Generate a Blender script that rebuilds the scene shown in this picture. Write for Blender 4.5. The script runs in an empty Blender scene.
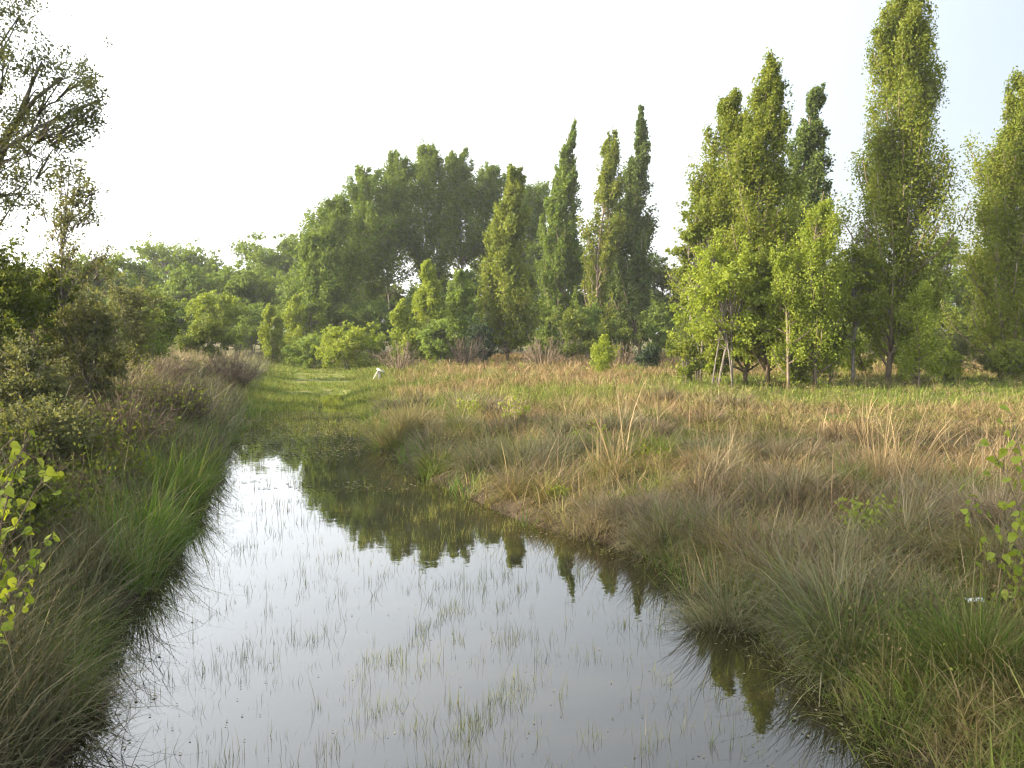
import bpy, math
import numpy as np

rng = np.random.default_rng(7)
C = bpy.context.scene.collection
SC = bpy.context.scene
R = math.radians

# ---------------------------------------------------------------- camera geometry
W, H, F = 1024, 768, 1005.0
CAMZ, HOR = 2.2, 330.0
PITCH = math.atan((H / 2 - HOR) / F)
cp, sp = math.cos(PITCH), math.sin(PITCH)

def ray(px, py):
    u = (px - W / 2) / F; v = (H / 2 - py) / F
    return u, cp + v * sp, -sp + v * cp

def onplane(px, py, z=0.0):
    x, y, dz = ray(px, py); t = (z - CAMZ) / dz
    return x * t, y * t

def atY(px, py, Y):
    x, y, dz = ray(px, py); t = Y / y
    return np.array([x * t, Y, CAMZ + dz * t])

# ---------------------------------------------------------------- terrain
LEFT = [(52, 768), (68, 700), (92, 640), (130, 590), (165, 535), (205, 480), (224, 450), (232, 430), (240, 412), (255, 388), (270, 370), (282, 361)]
RIGHT = [(915, 768), (832, 684), (765, 628), (715, 588), (672, 560), (612, 544), (562, 534), (507, 512), (460, 493), (420, 470), (392, 446), (376, 425), (382, 400), (384, 385), (380, 372), (362, 361)]
LP = np.array([onplane(*p) for p in LEFT]); RP = np.array([onplane(*p) for p in RIGHT])
LP = np.vstack([[-2.6, -30], [-2.5, 1.0], LP]); RP = np.vstack([[2.2, -30], [2.2, 1.0], RP])
def xl(Y): return np.interp(Y, LP[:, 1], LP[:, 0])
def xr(Y): return np.interp(Y, RP[:, 1], RP[:, 0])
def sst(x, a, b):
    t = np.clip((x - a) / (b - a), 0, 1); return t * t * (3 - 2 * t)
PH = rng.uniform(0, 6.28, (24,)); KD = rng.normal(0, 1, (24, 2))
def noise(X, Y, scale, k=0):
    """smooth value in about -1..1, a sum of sines in random directions"""
    s = 0
    for i in range(6):
        j = (i + k * 5) % 24
        f = (1 + 0.55 * i) / scale
        s = s + np.sin(f * (KD[j, 0] * X + KD[j, 1] * Y) * 2.2 + PH[j] + 1.3 * np.sin(f * (KD[(j + 3) % 24, 1] * X - KD[(j + 3) % 24, 0] * Y) + PH[(j + 7) % 24])) / (1 + 0.4 * i)
    return s / 2.6
PATH_Y0 = 25.5
def terrain(X, Y):
    X = np.asarray(X, float); Y = np.asarray(Y, float)
    wob = 0.12 * noise(X, Y, 1.3, 1)
    dl = xl(Y) - X + wob; dr = X - xr(Y) + wob
    bot = -0.24 + 0.29 * sst(Y, 20, 33) + 0.03 * noise(X, Y, 2.0, 2)
    bot = np.where(Y < 3.0, bot + 0.75 * sst(-Y, -3.0, -0.6), bot)
    far = sst(Y, 60, 75)
    xc = (xl(Y) + xr(Y)) / 2 + .55
    bot = bot - .26 * np.exp(-((X - xc - .12 * np.sin(Y * 1.7)) / .42) ** 2) * sst(Y, 24, 26) * (1 - sst(Y, 33, 38))
    d = np.maximum(dl, dr)
    inside = bot * sst(-d, -0.05, 0.7) * (1 - far)
    zr = 0.16 * sst(dr, -0.1, 0.35) + 0.24 * sst(dr, 0.3, 3.0) + (0.05 * noise(X, Y, 3.0, 3) + .085 * noise(X, Y, .8, 2) * (1 - sst(Y, 28, 45))) * sst(dr, 0, 1.2)
    zl = 0.2 * sst(dl, -0.1, 0.5) + 0.7 * sst(dl, 0.3, 2.8) * (1 - 0.5 * sst(Y, 40, 60)) + (0.07 * noise(X, Y, 2.5, 4) + .08 * noise(X, Y, .8, 1)) * sst(dl, 0, 2)
    z = np.where(d < 0, inside, np.where(dr > dl, zr, zl))
    z = np.where((d >= 0) & (d < 0.3), z + np.where(bot > 0, bot, 0) * (1 - d / 0.3), z)
    return z * (1 - far) + 0.4 * far
def tz(x, y): return float(terrain(x, y))

# ---------------------------------------------------------------- materials
def nm(name):
    m = bpy.data.materials.new(name); m.use_nodes = True
    n = m.node_tree.nodes; n.clear()
    return m, n, m.node_tree.links
def mixc(n, l, f, a, b):
    mx = n.new('ShaderNodeMix'); mx.data_type = 'RGBA'
    for s, v in ((0, f), (6, a), (7, b)):
        if hasattr(v, 'is_output'): l.new(v, mx.inputs[s])
        else: mx.inputs[s].default_value = v if s == 0 else (*v, 1)
    return mx.outputs[2]
def attr(n, name):
    a = n.new('ShaderNodeAttribute'); a.attribute_name = name; return a.outputs['Fac']
def leafmat(name, ga, gb, da=(.30, .23, .12), db=(.42, .34, .2), transl=.35, rough=.65, spec=.14, tr_tint=(1.35, 1.25, .6)):
    """leaf or blade: colour varies by the blade's own 'tint', and by 'dry' from living to withered"""
    m, n, l = nm(name)
    t = attr(n, 'tint'); d = attr(n, 'dry')
    col = mixc(n, l, d, mixc(n, l, t, ga, gb), mixc(n, l, t, da, db))
    p = n.new('ShaderNodeBsdfPrincipled'); l.new(col, p.inputs['Base Color'])
    p.inputs['Roughness'].default_value = rough; p.inputs['Specular IOR Level'].default_value = spec
    tr = n.new('ShaderNodeBsdfTranslucent')
    mu = n.new('ShaderNodeMix'); mu.data_type = 'RGBA'; mu.blend_type = 'MULTIPLY'; mu.inputs[0].default_value = 1
    l.new(col, mu.inputs[6]); mu.inputs[7].default_value = (*tr_tint, 1)
    l.new(mu.outputs[2], tr.inputs['Color'])
    ms = n.new('ShaderNodeMixShader'); ms.inputs[0].default_value = transl
    l.new(p.outputs[0], ms.inputs[1]); l.new(tr.outputs[0], ms.inputs[2])
    o = n.new('ShaderNodeOutputMaterial'); l.new(ms.outputs[0], o.inputs[0])
    return m
def solid(name, a, b, scale=6, rough=.85, bump=.3):
    m, n, l = nm(name)
    tc = n.new('ShaderNodeTexCoord'); nz = n.new('ShaderNodeTexNoise'); nz.inputs['Scale'].default_value = scale; nz.inputs['Detail'].default_value = 6
    l.new(tc.outputs['Object'], nz.inputs['Vector'])
    r = n.new('ShaderNodeMapRange'); r.inputs[1].default_value = .35; r.inputs[2].default_value = .65; l.new(nz.outputs[0], r.inputs[0])
    p = n.new('ShaderNodeBsdfPrincipled'); l.new(mixc(n, l, r.outputs[0], a, b), p.inputs['Base Color'])
    p.inputs['Roughness'].default_value = rough; p.inputs['Specular IOR Level'].default_value = .2
    bp = n.new('ShaderNodeBump'); bp.inputs['Strength'].default_value = bump; bp.inputs['Distance'].default_value = .05
    l.new(nz.outputs[0], bp.inputs['Height']); l.new(bp.outputs[0], p.inputs['Normal'])
    o = n.new('ShaderNodeOutputMaterial'); l.new(p.outputs[0], o.inputs[0])
    return m

M = {}
M['poplar'] = leafmat('poplar_leaf', (.1, .145, .02), (.225, .255, .043), transl=.42)
M['poplar_dark_shade'] = leafmat('dark_shade_poplar_leaf', (.06, .098, .026), (.125, .17, .042), transl=.32)  # darker copy of the poplar leaf, with shade put into its colour
M['bright'] = leafmat('young_leaf', (.16, .225, .026), (.28, .33, .055), transl=.42)
M['grove'] = leafmat('grove_leaf', (.08, .135, .024), (.17, .23, .042), transl=.4)
M['pale'] = leafmat('pale_leaf', (.11, .175, .035), (.2, .27, .06), transl=.42)
M['willow'] = leafmat('willow_leaf', (.1, .12, .05), (.2, .21, .09), transl=.38)
M['scrub'] = leafmat('scrub_leaf', (.065, .1, .02), (.16, .195, .038), transl=.36)
M['conifer'] = leafmat('dark_shrub_leaf', (.025, .045, .022), (.05, .08, .035), transl=.15)
M['grass'] = leafmat('grass_blade', (.06, .105, .015), (.21, .275, .045), (.12, .078, .042), (.4, .285, .165), transl=.35, tr_tint=(1.2, 1.15, .8))
M['rush'] = leafmat('rush_blade', (.06, .085, .03), (.19, .215, .1), (.15, .108, .065), (.42, .34, .22), transl=.25, tr_tint=(1.1, 1.1, .9))
M['heath'] = leafmat('grey_brown_blade', (.095, .1, .045), (.2, .2, .11), (.12, .085, .055), (.34, .25, .165), transl=.25, tr_tint=(1, 1, 1))
M['reed'] = leafmat('green_reed_blade', (.06, .14, .018), (.12, .23, .03), (.3, .24, .13), (.5, .4, .25), transl=.4)
M['straw'] = leafmat('straw_blade', (.14, .15, .05), (.2, .2, .08), (.28, .195, .105), (.5, .375, .22), transl=.35, tr_tint=(1.1, 1.05, .85))
M['drown'] = leafmat('drowned_twig', (.03, .028, .015), (.05, .045, .025), (.06, .05, .03), (.1, .08, .05), transl=.05)
M['weed'] = leafmat('floating_weed', (.06, .085, .025), (.12, .15, .05), (.2, .17, .1), (.3, .26, .16), transl=.1)
M['bark'] = solid('poplar_bark', (.12, .095, .07), (.24, .19, .135), 5)
M['greybark'] = solid('grey_bark', (.1, .09, .075), (.19, .17, .145), 6)
M['twig'] = solid('dry_twig', (.115, .085, .058), (.21, .165, .115), 9)
M['cane'] = solid('dry_cane', (.33, .25, .15), (.5, .4, .26), 9)
M['oldwood'] = solid('weathered_wood', (.3, .26, .21), (.5, .45, .38), 14)
M['whitepaint'] = solid('white_paint', (.36, .33, .28), (.66, .63, .57), 14)
M['scrap'] = solid('pale_plastic', (.62, .64, .66), (.8, .82, .83), 20, .4)

# ---------------------------------------------------------------- mesh building
class MB:
    """collects many copies of small face patterns into ONE mesh"""
    def __init__(s): s.v = []; s.l = []; s.st = []; s.t = []; s.d = []; s.nv = 0; s.nl = 0
    def add(s, V, loops, starts, tint, dry):
        """V (N,k,3): N copies of a k-vertex pattern with the pattern's loops and face starts"""
        N, k, _ = V.shape
        if N == 0: return
        s.v.append(V.reshape(-1, 3))
        s.l.append((np.asarray(loops)[None] + (np.arange(N) * k)[:, None] + s.nv).ravel())
        s.st.append((np.asarray(starts)[None] + (np.arange(N) * len(loops))[:, None] + s.nl).ravel())
        s.t.append(np.repeat(np.broadcast_to(tint, (N,)), k)); s.d.append(np.repeat(np.broadcast_to(dry, (N,)), k))
        s.nv += N * k; s.nl += N * len(loops)
    def build(s, name, mat, parent=None, smooth=False, loc=None):
        me = bpy.data.meshes.new(name)
        V = np.concatenate(s.v) if s.v else np.zeros((0, 3))
        if loc is not None: V = V - np.asarray(loc)
        L = np.concatenate(s.l); S = np.concatenate(s.st)
        me.vertices.add(len(V)); me.vertices.foreach_set('co', V.astype(np.float32).ravel())
        me.loops.add(len(L)); me.loops.foreach_set('vertex_index', L.astype(np.int32))
        me.polygons.add(len(S)); me.polygons.foreach_set('loop_start', S.astype(np.int32))
        if smooth: me.polygons.foreach_set('use_smooth', np.ones(len(S), bool))
        me.update(calc_edges=True)
        for nme, arr in (('tint', s.t), ('dry', s.d)):
            a = me.attributes.new(nme, 'FLOAT', 'POINT'); a.data.foreach_set('value', np.concatenate(arr).astype(np.float32))
        me.materials.append(mat)
        o = bpy.data.objects.new(name, me); C.objects.link(o)
        if parent: o.parent = parent
        elif loc is not None: o.location = tuple(loc)
        return o

def unit(v): return v / np.maximum(np.linalg.norm(v, axis=-1, keepdims=True), 1e-9)
def leaves(mb, c, size, dry=0., up=.35, aspect=.62, tint=None):
    """diamond leaves, slightly folded along the midrib"""
    N = len(c)
    if N == 0: return
    n = unit(rng.normal(size=(N, 3)) + np.array([0, 0, up]))
    a = unit(np.cross(n, rng.normal(size=(N, 3)))); b = np.cross(n, a)
    s = (size * rng.uniform(.65, 1.25, N))[:, None]
    fold = n * s * .12
    V = np.stack([c - a * s * .5, c + b * s * aspect * .5 + fold - a * s * .08, c + a * s * .5, c - b * s * aspect * .5 + fold - a * s * .08], 1)
    t = rng.uniform(0, 1, N) if tint is None else np.clip(tint + rng.normal(0, .22, N), 0, 1)
    mb.add(V, [0, 1, 2, 0, 2, 3], [0, 3], t, dry)
def bigleaves(mb, c, size):
    """broad heart-shaped leaves for plants near the lens, hanging a little"""
    N = len(c)
    n = unit(rng.normal(size=(N, 3)) * .8 + np.array([0, -.3, .7]))
    a = unit(np.cross(n, rng.normal(size=(N, 3))) + np.array([0, 0, -.4])); b = unit(np.cross(n, a))
    s = (size * rng.uniform(.6, 1.15, N))[:, None]
    pts = [(-.5, 0, 0), (-.42, .3, .06), (-.1, .4, .07), (.22, .2, .03), (.55, 0, -.08), (.22, -.2, .03), (-.1, -.4, .07), (-.42, -.3, .06)]
    V = np.stack([c + a * s * p[0] + b * s * p[1] + n * s * p[2] for p in pts], 1)
    mb.add(V, [0, 1, 2, 0, 2, 3, 0, 3, 4, 0, 4, 5, 0, 5, 6, 0, 6, 7], [0, 3, 6, 9, 12, 15], rng.uniform(0, 1, N), 0.)
def blades(mb, base, length, az, lean, droop, width, dry, tint=None, levels=4):
    N = len(base)
    if N == 0: return
    s = np.linspace(0, 1, levels)
    th = lean[:, None] + droop[:, None] * s[None] ** 1.3
    ds = length[:, None] / (levels - 1)
    hx = np.concatenate([np.zeros((N, 1)), np.cumsum(np.sin(th[:, 1:]) * ds, 1)], 1)
    hz = np.concatenate([np.zeros((N, 1)), np.cumsum(np.cos(th[:, 1:]) * ds, 1)], 1)
    ax = np.stack([np.cos(az), np.sin(az), 0 * az], 1)
    mid = base[:, None] + ax[:, None] * hx[..., None]; mid[..., 2] += hz
    tw = az + math.pi / 2 + rng.normal(0, .7, N)
    side = np.stack([np.cos(tw), np.sin(tw), 0 * tw], 1)[:, None]
    wd = (np.asarray(width).reshape(-1, 1) * (1 - s ** 1.6)[None] * .5)[..., None]
    Lr = mid - side * wd; Rr = mid + side * wd
    V = np.concatenate([np.stack([Lr[:, k], Rr[:, k]], 1) for k in range(levels - 1)] + [mid[:, -1:]], 1)
    loops, st = [], []
    for k in range(levels - 2):
        st.append(len(loops)); loops += [2 * k, 2 * k + 1, 2 * k + 3, 2 * k + 2]
    st.append(len(loops)); loops += [2 * levels - 4, 2 * levels - 3, 2 * levels - 2]
    mb.add(V, loops, st, rng.uniform(0, 1, N) if tint is None else tint, dry)
def tubes(mb, pts, rad, sides=5, tint=.5):
    """pts (B,P,3), rad (B,P): B tapering tubes"""
    B, P, _ = pts.shape
    if B == 0: return
    tg = unit(np.gradient(pts, axis=1)); ref = np.where(np.abs(tg[..., 2:3]) > .9, np.array([1., 0, 0]), np.array([0, 0, 1.]))
    a = unit(np.cross(tg, ref)); b = np.cross(tg, a)
    ang = np.linspace(0, 2 * math.pi, sides, endpoint=False)
    V = pts[:, :, None] + rad[..., None, None] * (a[:, :, None] * np.cos(ang)[:, None] + b[:, :, None] * np.sin(ang)[:, None])
    loops, st = [], []
    for k in range(P - 1):
        for j in range(sides):
            j2 = (j + 1) % sides
            st.append(len(loops)); loops += [k * sides + j, k * sides + j2, (k + 1) * sides + j2, (k + 1) * sides + j]
    for k, order in ((0, range(sides - 1, -1, -1)), (P - 1, range(sides))):
        st.append(len(loops)); loops += [k * sides + j for j in order]
    mb.add(V.reshape(B, P * sides, 3), loops, st, tint, 0.)
def bez(p0, p1, p2, n=7):
    """(B,3) control points -> (B,n,3)"""
    s = np.linspace(0, 1, n)[None, :, None]
    return p0[:, None] * (1 - s) ** 2 + 2 * p1[:, None] * s * (1 - s) + p2[:, None] * s ** 2

def tag(o, label, cat, group=None, kind=None):
    if label: o['label'] = label
    if cat: o['category'] = cat
    if group: o['group'] = group
    if kind: o['kind'] = kind
    return o
def empty(name, loc):
    o = bpy.data.objects.new(name, None); o.location = tuple(loc); o.empty_display_size = .3; C.objects.link(o); return o

# ---------------------------------------------------------------- trees
def frame_of(px, Y, top, hw):
    b = atY(px, 400, Y); z = tz(b[0], Y)
    base = np.array([b[0], Y, z]); zt = atY(px, top, Y)[2]
    return base, zt - z, hw * Y / F

def poplar(name, label, px, Y, top, hw, mat='poplar', tip=None, n=9000, size=.17, t0=.12, fat=.34, nb=90, sparse=1., group=None, cat='tree', skew=0., bark='bark', pw=.85):
    """fastigiate tree: branches leave the trunk and sweep steeply upwards"""
    nb = int(nb * 1.3); base, Ht, Wd = frame_of(px, Y, top, hw); k_ = 4.6 if Y < 40 else 3.0; n = int(n * k_); size = size * (.62 if Y < 40 else .72)
    root = empty(name, base); tag(root, label, cat, group)
    tx = 0 if tip is None else (tip - 3 - px) * Y / F
    def trunk(t):
        t = np.asarray(t); return np.stack([tx * t ** 1.3 + .1 * Wd * t ** 7 + .02 * Ht * np.sin(5 * t + px), .15 * np.sin(3 * t + px), Ht * t], -1)
    def prof(t):
        up = np.clip((t - t0) / max(fat - t0, .01), 0, 1) ** .6
        dn = np.clip((1.02 - t) / (1.02 - fat), 0, 1) ** pw
        return Wd * np.where(t < fat, .35 + .65 * up, dn) + .03
    mb = MB(); ts = np.linspace(0, .97, 10)
    tubes(mb, trunk(ts)[None], ((.0055 * Ht + .012) * (1 - ts) ** .8 + .012)[None], 7)
    th = np.sort(t0 + (1 - t0) * rng.uniform(-.08, .9, nb)).clip(.04, .93)
    az = rng.uniform(0, 2 * math.pi, nb); rise = rng.uniform(.1, .24, nb) * np.clip(1.25 - th, .3, 1)
    te = np.minimum(th + rise, 1.0)
    r = prof(te) * rng.uniform(.45, 1.12, nb) * (1 + .25 * np.sin(az * 2 + th * 11 + px))
    rad = np.stack([np.cos(az), np.sin(az), 0 * az], 1)
    p0 = trunk(th); p2 = trunk(te) + rad * r[:, None] + np.array([1, 0, 0]) * (skew * Wd * te + .14 * Wd * rng.uniform(-.3, 1, nb) * te)[:, None]
    p1 = p0 * .5 + p2 * .5 + rad * r[:, None] * .35 - np.array([0, 0, 1]) * (rise * Ht * .12)[:, None]
    bz = bez(p0, p1, p2, 6)
    br = (.0035 * Ht * (1 - th))[:, None] * np.linspace(1, .25, 6)[None] + .006
    tubes(mb, bz, br, 4)
    tr = mb.build('trunk', M[bark], root, True)
    # leaf clumps strung along every branch
    cb = MB(); K = 10; bid = np.repeat(np.arange(nb), K); sv = rng.uniform(.3, 1.03, nb * K)
    s = sv[:, None]
    cc = p0[bid] * (1 - s) ** 2 + 2 * p1[bid] * s * (1 - s) + p2[bid] * s ** 2
    cr = (.05 + .125 * prof(np.clip(cc[:, 2] / Ht, 0, 1))) * rng.uniform(.6, 1.35, len(cc))
    cc = cc + rng.normal(size=cc.shape) * cr[:, None] * .5
    keep = rng.uniform(size=len(cc)) < sparse; cc = cc[keep]; cr = cr[keep]; bid = bid[keep]
    ct = rng.uniform(.15, .85, len(cc)); per = rng.integers(0, len(cc), n)
    off = np.clip(rng.normal(size=(n, 3)), -1.6, 1.6) * np.array([.65, .65, 1.15]) + np.array([.25, 0, .25]) * np.abs(rng.normal(size=(n, 1)))
    pos = cc[per] + off * cr[per][:, None]
    pos[:, 2] = np.clip(pos[:, 2], .05, Ht * 1.01)
    leaves(cb, pos, size, 0., tint=ct[per])
    cb.build('crown', M[mat], root)
    return root

def broadleaf(name, label, px, Y, top, hw, mat='grove', crown=.45, n=7000, size=.24, nc=34, group=None, cat='tree', bark='greybark', clumps=None, stems=1, tall=None, flat=.75, cname='crown', tname='trunk', clr=.27, lean=0., thin=1.):
    """round-crowned tree or shrub: limbs run out to leaf clumps spread through the crown"""
    base, Ht, Wd = frame_of(px, Y, top, hw); n = int(n * 2.2); size = size * .8
    root = empty(name, base); tag(root, label, cat, group)
    cz0 = Ht * (1 - crown)
    ctr = np.array([lean * Wd, 0, (cz0 + Ht) / 2]); ex = np.array([Wd, Wd, (Ht - cz0) / 2])
    if clumps is None:
        d = unit(rng.normal(size=(nc, 3)) + np.array([0, 0, .25])); q = rng.uniform(.3, .92, nc) ** .6
        cc = ctr + d * q[:, None] * ex * (1 - clr * .55)
        cr = clr * min(Wd, ex[2] * 1.5) * rng.uniform(.6, 1.3, nc)
    else:
        cc = np.array([atY(c[0], c[1], Y + c[3]) for c in clumps]) - base; cr = np.array([c[2] * Y / F for c in clumps]); nc = len(cc)
    mb = MB(); fork = np.array([lean * Wd * .4, 0, max(.12 * Ht, cz0 * .85)])
    if stems == 1:
        sway = .03 * Ht * rng.normal(size=2)
        tt = lambda u: np.stack([lean * Wd * .6 * u + sway[0] * np.sin(4 * u), sway[1] * np.sin(3 * u), Ht * .93 * u], -1)
        tubes(mb, tt(np.linspace(0, 1, 12))[None], (thin * (.008 * Ht + .03) * np.linspace(1, .12, 12))[None], 7)
        p0 = tt(np.clip((cc[:, 2] / Ht - rng.uniform(.06, .22, nc)) / .93, .06, .9))
    else:
        ns = min(stems, nc); idx = rng.permutation(nc)[:ns]
        b0 = np.concatenate([rng.normal(size=(ns, 2)) * Wd * .14, np.zeros((ns, 1)) - .05], 1); b2 = cc[idx]
        b1 = b0 * .5 + b2 * .5 + np.array([0, 0, .12]) * Ht - (b2 - b0) * np.array([.2, .2, 0]) + rng.normal(size=(ns, 3)) * Wd * (0 if clumps is None else .3)
        tubes(mb, bez(b0, b1, b2, 8), np.linspace(.006 * Ht + .008, .002 * Ht + .003, 8)[None] * rng.uniform(.6, 1.3, (ns, 1)), 5)
        near = np.argmin(((cc[:, None, :2] - b2[None, :, :2]) ** 2).sum(-1), 1); u = rng.uniform(.25, .6, (nc, 1))
        p0 = b0[near] * (1 - u) ** 2 + 2 * b1[near] * u * (1 - u) + b2[near] * u ** 2
    p1 = p0 * .45 + cc * .55 + np.array([0, 0, .12]) * Ht * rng.uniform(-.4, 1, (nc, 1)) + rng.normal(size=(nc, 3)) * Wd * (.06 if clumps is None else .16)
    tubes(mb, bez(p0, p1, cc, 7), (thin if clumps is None else .5) * (.0035 * Ht + .006) * np.linspace(1, .3, 7)[None] * rng.uniform(.5, 1.2, (nc, 1)), 4)
    # twigs inside each clump
    k = 5; tw0 = np.repeat(cc, k, 0); tw2 = tw0 + rng.normal(size=tw0.shape) * np.repeat(cr, k)[:, None] * .8
    st0 = np.repeat(p0 * .25 + cc * .75, k, 0)
    tubes(mb, bez(st0, tw0 * .6 + st0 * .4, tw2, 4), np.broadcast_to(np.linspace(.0022 * Ht + .003, .003, 4)[None], (len(tw0), 4)), 3)
    if stems > 1 and clumps is None:
        # young shoots standing out of the bush
        ns_ = 26; jj = rng.integers(0, nc, ns_); h0 = cc[jj]; h2 = h0 + unit(rng.normal(size=(ns_, 3)) + (h0 - ctr) / ex * 1.2 + np.array([0, 0, .8])) * rng.uniform(.12, .4, (ns_, 1)) * min(Ht, 3.0)
        h1 = (h0 + h2) / 2 + rng.normal(size=(ns_, 3)) * .05
        tubes(mb, bez(h0, h1, h2, 5), np.linspace(.0012 * Ht + .003, .0025, 5)[None] * np.ones((ns_, 1)), 3)
    mb.build(tname, M[bark], root, True)
    cb = MB(); ct = rng.uniform(.15, .85, nc); w = cr ** 2; per = rng.choice(nc, n, p=w / w.sum())
    d = unit(rng.normal(size=(n, 3))) * (rng.uniform(.15, 1, (n, 1)) ** .5) * (1 + .3 * rng.normal(size=(n, 1)))
    if stems > 1 and clumps is None:
        mm = n // 8; jj = rng.integers(0, ns_, mm); u = rng.uniform(.2, 1.02, (mm, 1))
        leaves(cb, h0[jj] * (1 - u) ** 2 + 2 * h1[jj] * u * (1 - u) + h2[jj] * u ** 2 + rng.normal(size=(mm, 3)) * size * .6, size, 0., tint=ct[rng.integers(0, nc, mm)])
    # break every clump into smaller tufts so its outline is ragged
    tuft = rng.normal(size=(nc, 9, 3)) * .72; j = rng.integers(0, 9, n)
    off = np.where(rng.uniform(size=(n, 1)) < .65, tuft[per, j] + d * .38, d)
    pos = cc[per] + off * cr[per][:, None] * np.array([1, 1, flat])
    pos[:, 2] = np.clip(pos[:, 2], .03, None)
    leaves(cb, pos, size, 0., tint=ct[per])
    cb.build(cname, M[mat], root)
    return root

def shrub(name, label, px, Y, top, hw, mat='scrub', n=3500, size=.09, nc=26, group=None, cat='shrub', **k):
    k.setdefault('crown', .98)
    return broadleaf(name, label, px, Y, top, hw, mat, n=n, size=size, nc=nc, group=group, cat=cat, stems=6, cname='foliage', tname='stems', **k)

def twiggy(name, label, px, Y, top, hw, n=260, group=None, mat='twig', leafn=0, leafmat_='scrub', size=.06, cat='shrub'):
    """bare dry bush: thin branching twigs, a few leaves"""
    base, Ht, Wd = frame_of(px, Y, top, hw)
    root = empty(name, base); tag(root, label, cat, group)
    mb = MB(); m = n // 5
    az = rng.uniform(0, 6.283, m); r = Wd * np.sqrt(rng.uniform(.05, 1, m)); hh = Ht * rng.uniform(.55, 1.02, m) * np.sqrt(np.clip(1.12 - (r / Wd) ** 2, .1, 1))
    p0 = np.stack([r * .3 * np.cos(az), r * .3 * np.sin(az), 0 * az - .04], 1); p2 = np.stack([r * np.cos(az), r * np.sin(az), hh], 1)
    p1 = (p0 + p2) / 2 + rng.normal(size=(m, 3)) * Wd * .1 + np.array([0, 0, .1]) * Ht
    wd = max(.005, .00045 * Y)
    tubes(mb, bez(p0, p1, p2, 6), np.linspace(wd * 1.3, wd * .4, 6)[None] * np.ones((m, 1)), 3)
    i = rng.integers(0, m, n - m); s = rng.uniform(.35, .95, (n - m, 1))
    q0 = p0[i] * (1 - s) ** 2 + 2 * p1[i] * s * (1 - s) + p2[i] * s ** 2
    q2 = q0 + unit(rng.normal(size=q0.shape) + np.array([0, 0, .7])) * rng.uniform(.15, .45, (n - m, 1)) * Ht * .5
    q1 = (q0 + q2) / 2 + rng.normal(size=q0.shape) * .03
    tubes(mb, bez(q0, q1, q2, 4), np.linspace(wd * .6, wd * .25, 4)[None] * np.ones((n - m, 1)), 3)
    mb.build('stems', M[mat], root, True)
    if leafn:
        cb = MB(); k = rng.integers(0, n - m, leafn); leaves(cb, q2[k] + rng.normal(size=(leafn, 3)) * .05, size); cb.build('foliage', M[leafmat_], root)
    return root

# ================================================================= SETTING
def axis_pts(lo, flo, fhi, hi, fine, grow=1.25):
    a = list(np.arange(flo, fhi, fine)); s = fine
    x = a[-1]
    while x < hi: s *= grow; x += s; a.append(x)
    s = fine; x = flo; pre = []
    while x > lo: s *= grow; x -= s; pre.append(x)
    return np.array(pre[::-1] + a)
def sheet(name, xs, ys, zf, mat, keep=None, kind='structure'):
    X, Y = np.meshgrid(xs, ys); Z = zf(X, Y)
    V = np.stack([X, Y, Z], -1).reshape(-1, 3); nx, ny = len(xs), len(ys)
    i = (np.arange(ny - 1)[:, None] * nx + np.arange(nx - 1)[None]).ravel()
    Q = np.stack([i, i + 1, i + nx + 1, i + nx], 1)
    if keep is not None:
        q = V[Q].mean(1); Q = Q[keep(q[:, 0], q[:, 1])]
    me = bpy.data.meshes.new(name)
    me.from_pydata(V.tolist(), [], Q.tolist()); me.polygons.foreach_set('use_smooth', np.ones(len(Q), bool)); me.update(); me.materials.append(mat)
    o = bpy.data.objects.new(name, me); C.objects.link(o); o['kind'] = kind
    return o

def groundmat():
    m, n, l = nm('meadow_soil')
    g = n.new('ShaderNodeNewGeometry'); sx = n.new('ShaderNodeSeparateXYZ'); l.new(g.outputs['Position'], sx.inputs[0])
    def nz(scale, det=8, rough=.65):
        q = n.new('ShaderNodeTexNoise'); q.inputs['Scale'].default_value = scale; q.inputs['Detail'].default_value = det; q.inputs['Roughness'].default_value = rough
        l.new(g.outputs['Position'], q.inputs['Vector']); return q.outputs[0]
    def rmp(v, a, b):
        q = n.new('ShaderNodeMapRange'); q.inputs[1].default_value = a; q.inputs[2].default_value = b; l.new(v, q.inputs[0]); return q.outputs[0]
    soil = mixc(n, l, rmp(nz(9), .35, .7), (.032, .025, .017), (.1, .075, .05))
    straw = mixc(n, l, rmp(nz(14), .35, .65), (.16, .12, .07), (.27, .21, .125))
    green = mixc(n, l, rmp(nz(20), .3, .7), (.06, .085, .022), (.12, .155, .04))
    veg = mixc(n, l, rmp(nz(.35, 5), .42, .6), straw, green)
    yr = rmp(sx.outputs[1], 14, 30)
    col = mixc(n, l, rmp(sx.outputs[2], .02, .3), soil, mixc(n, l, yr, mixc(n, l, rmp(nz(5), .4, .65), soil, veg), veg))
    p = n.new('ShaderNodeBsdfPrincipled'); l.new(col, p.inputs['Base Color']); p.inputs['Roughness'].default_value = .95; p.inputs['Specular IOR Level'].default_value = .1
    bp = n.new('ShaderNodeBump'); bp.inputs['Strength'].default_value = .8; bp.inputs['Distance'].default_value = .08; l.new(nz(12), bp.inputs['Height']); l.new(bp.outputs[0], p.inputs['Normal'])
    o = n.new('ShaderNodeOutputMaterial'); l.new(p.outputs[0], o.inputs[0]); return m
ground = sheet('ground', axis_pts(-260, -16, 12, 260, .16, 1.12), axis_pts(-60, .5, 67, 400, .2, 1.1), terrain, groundmat())

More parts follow.
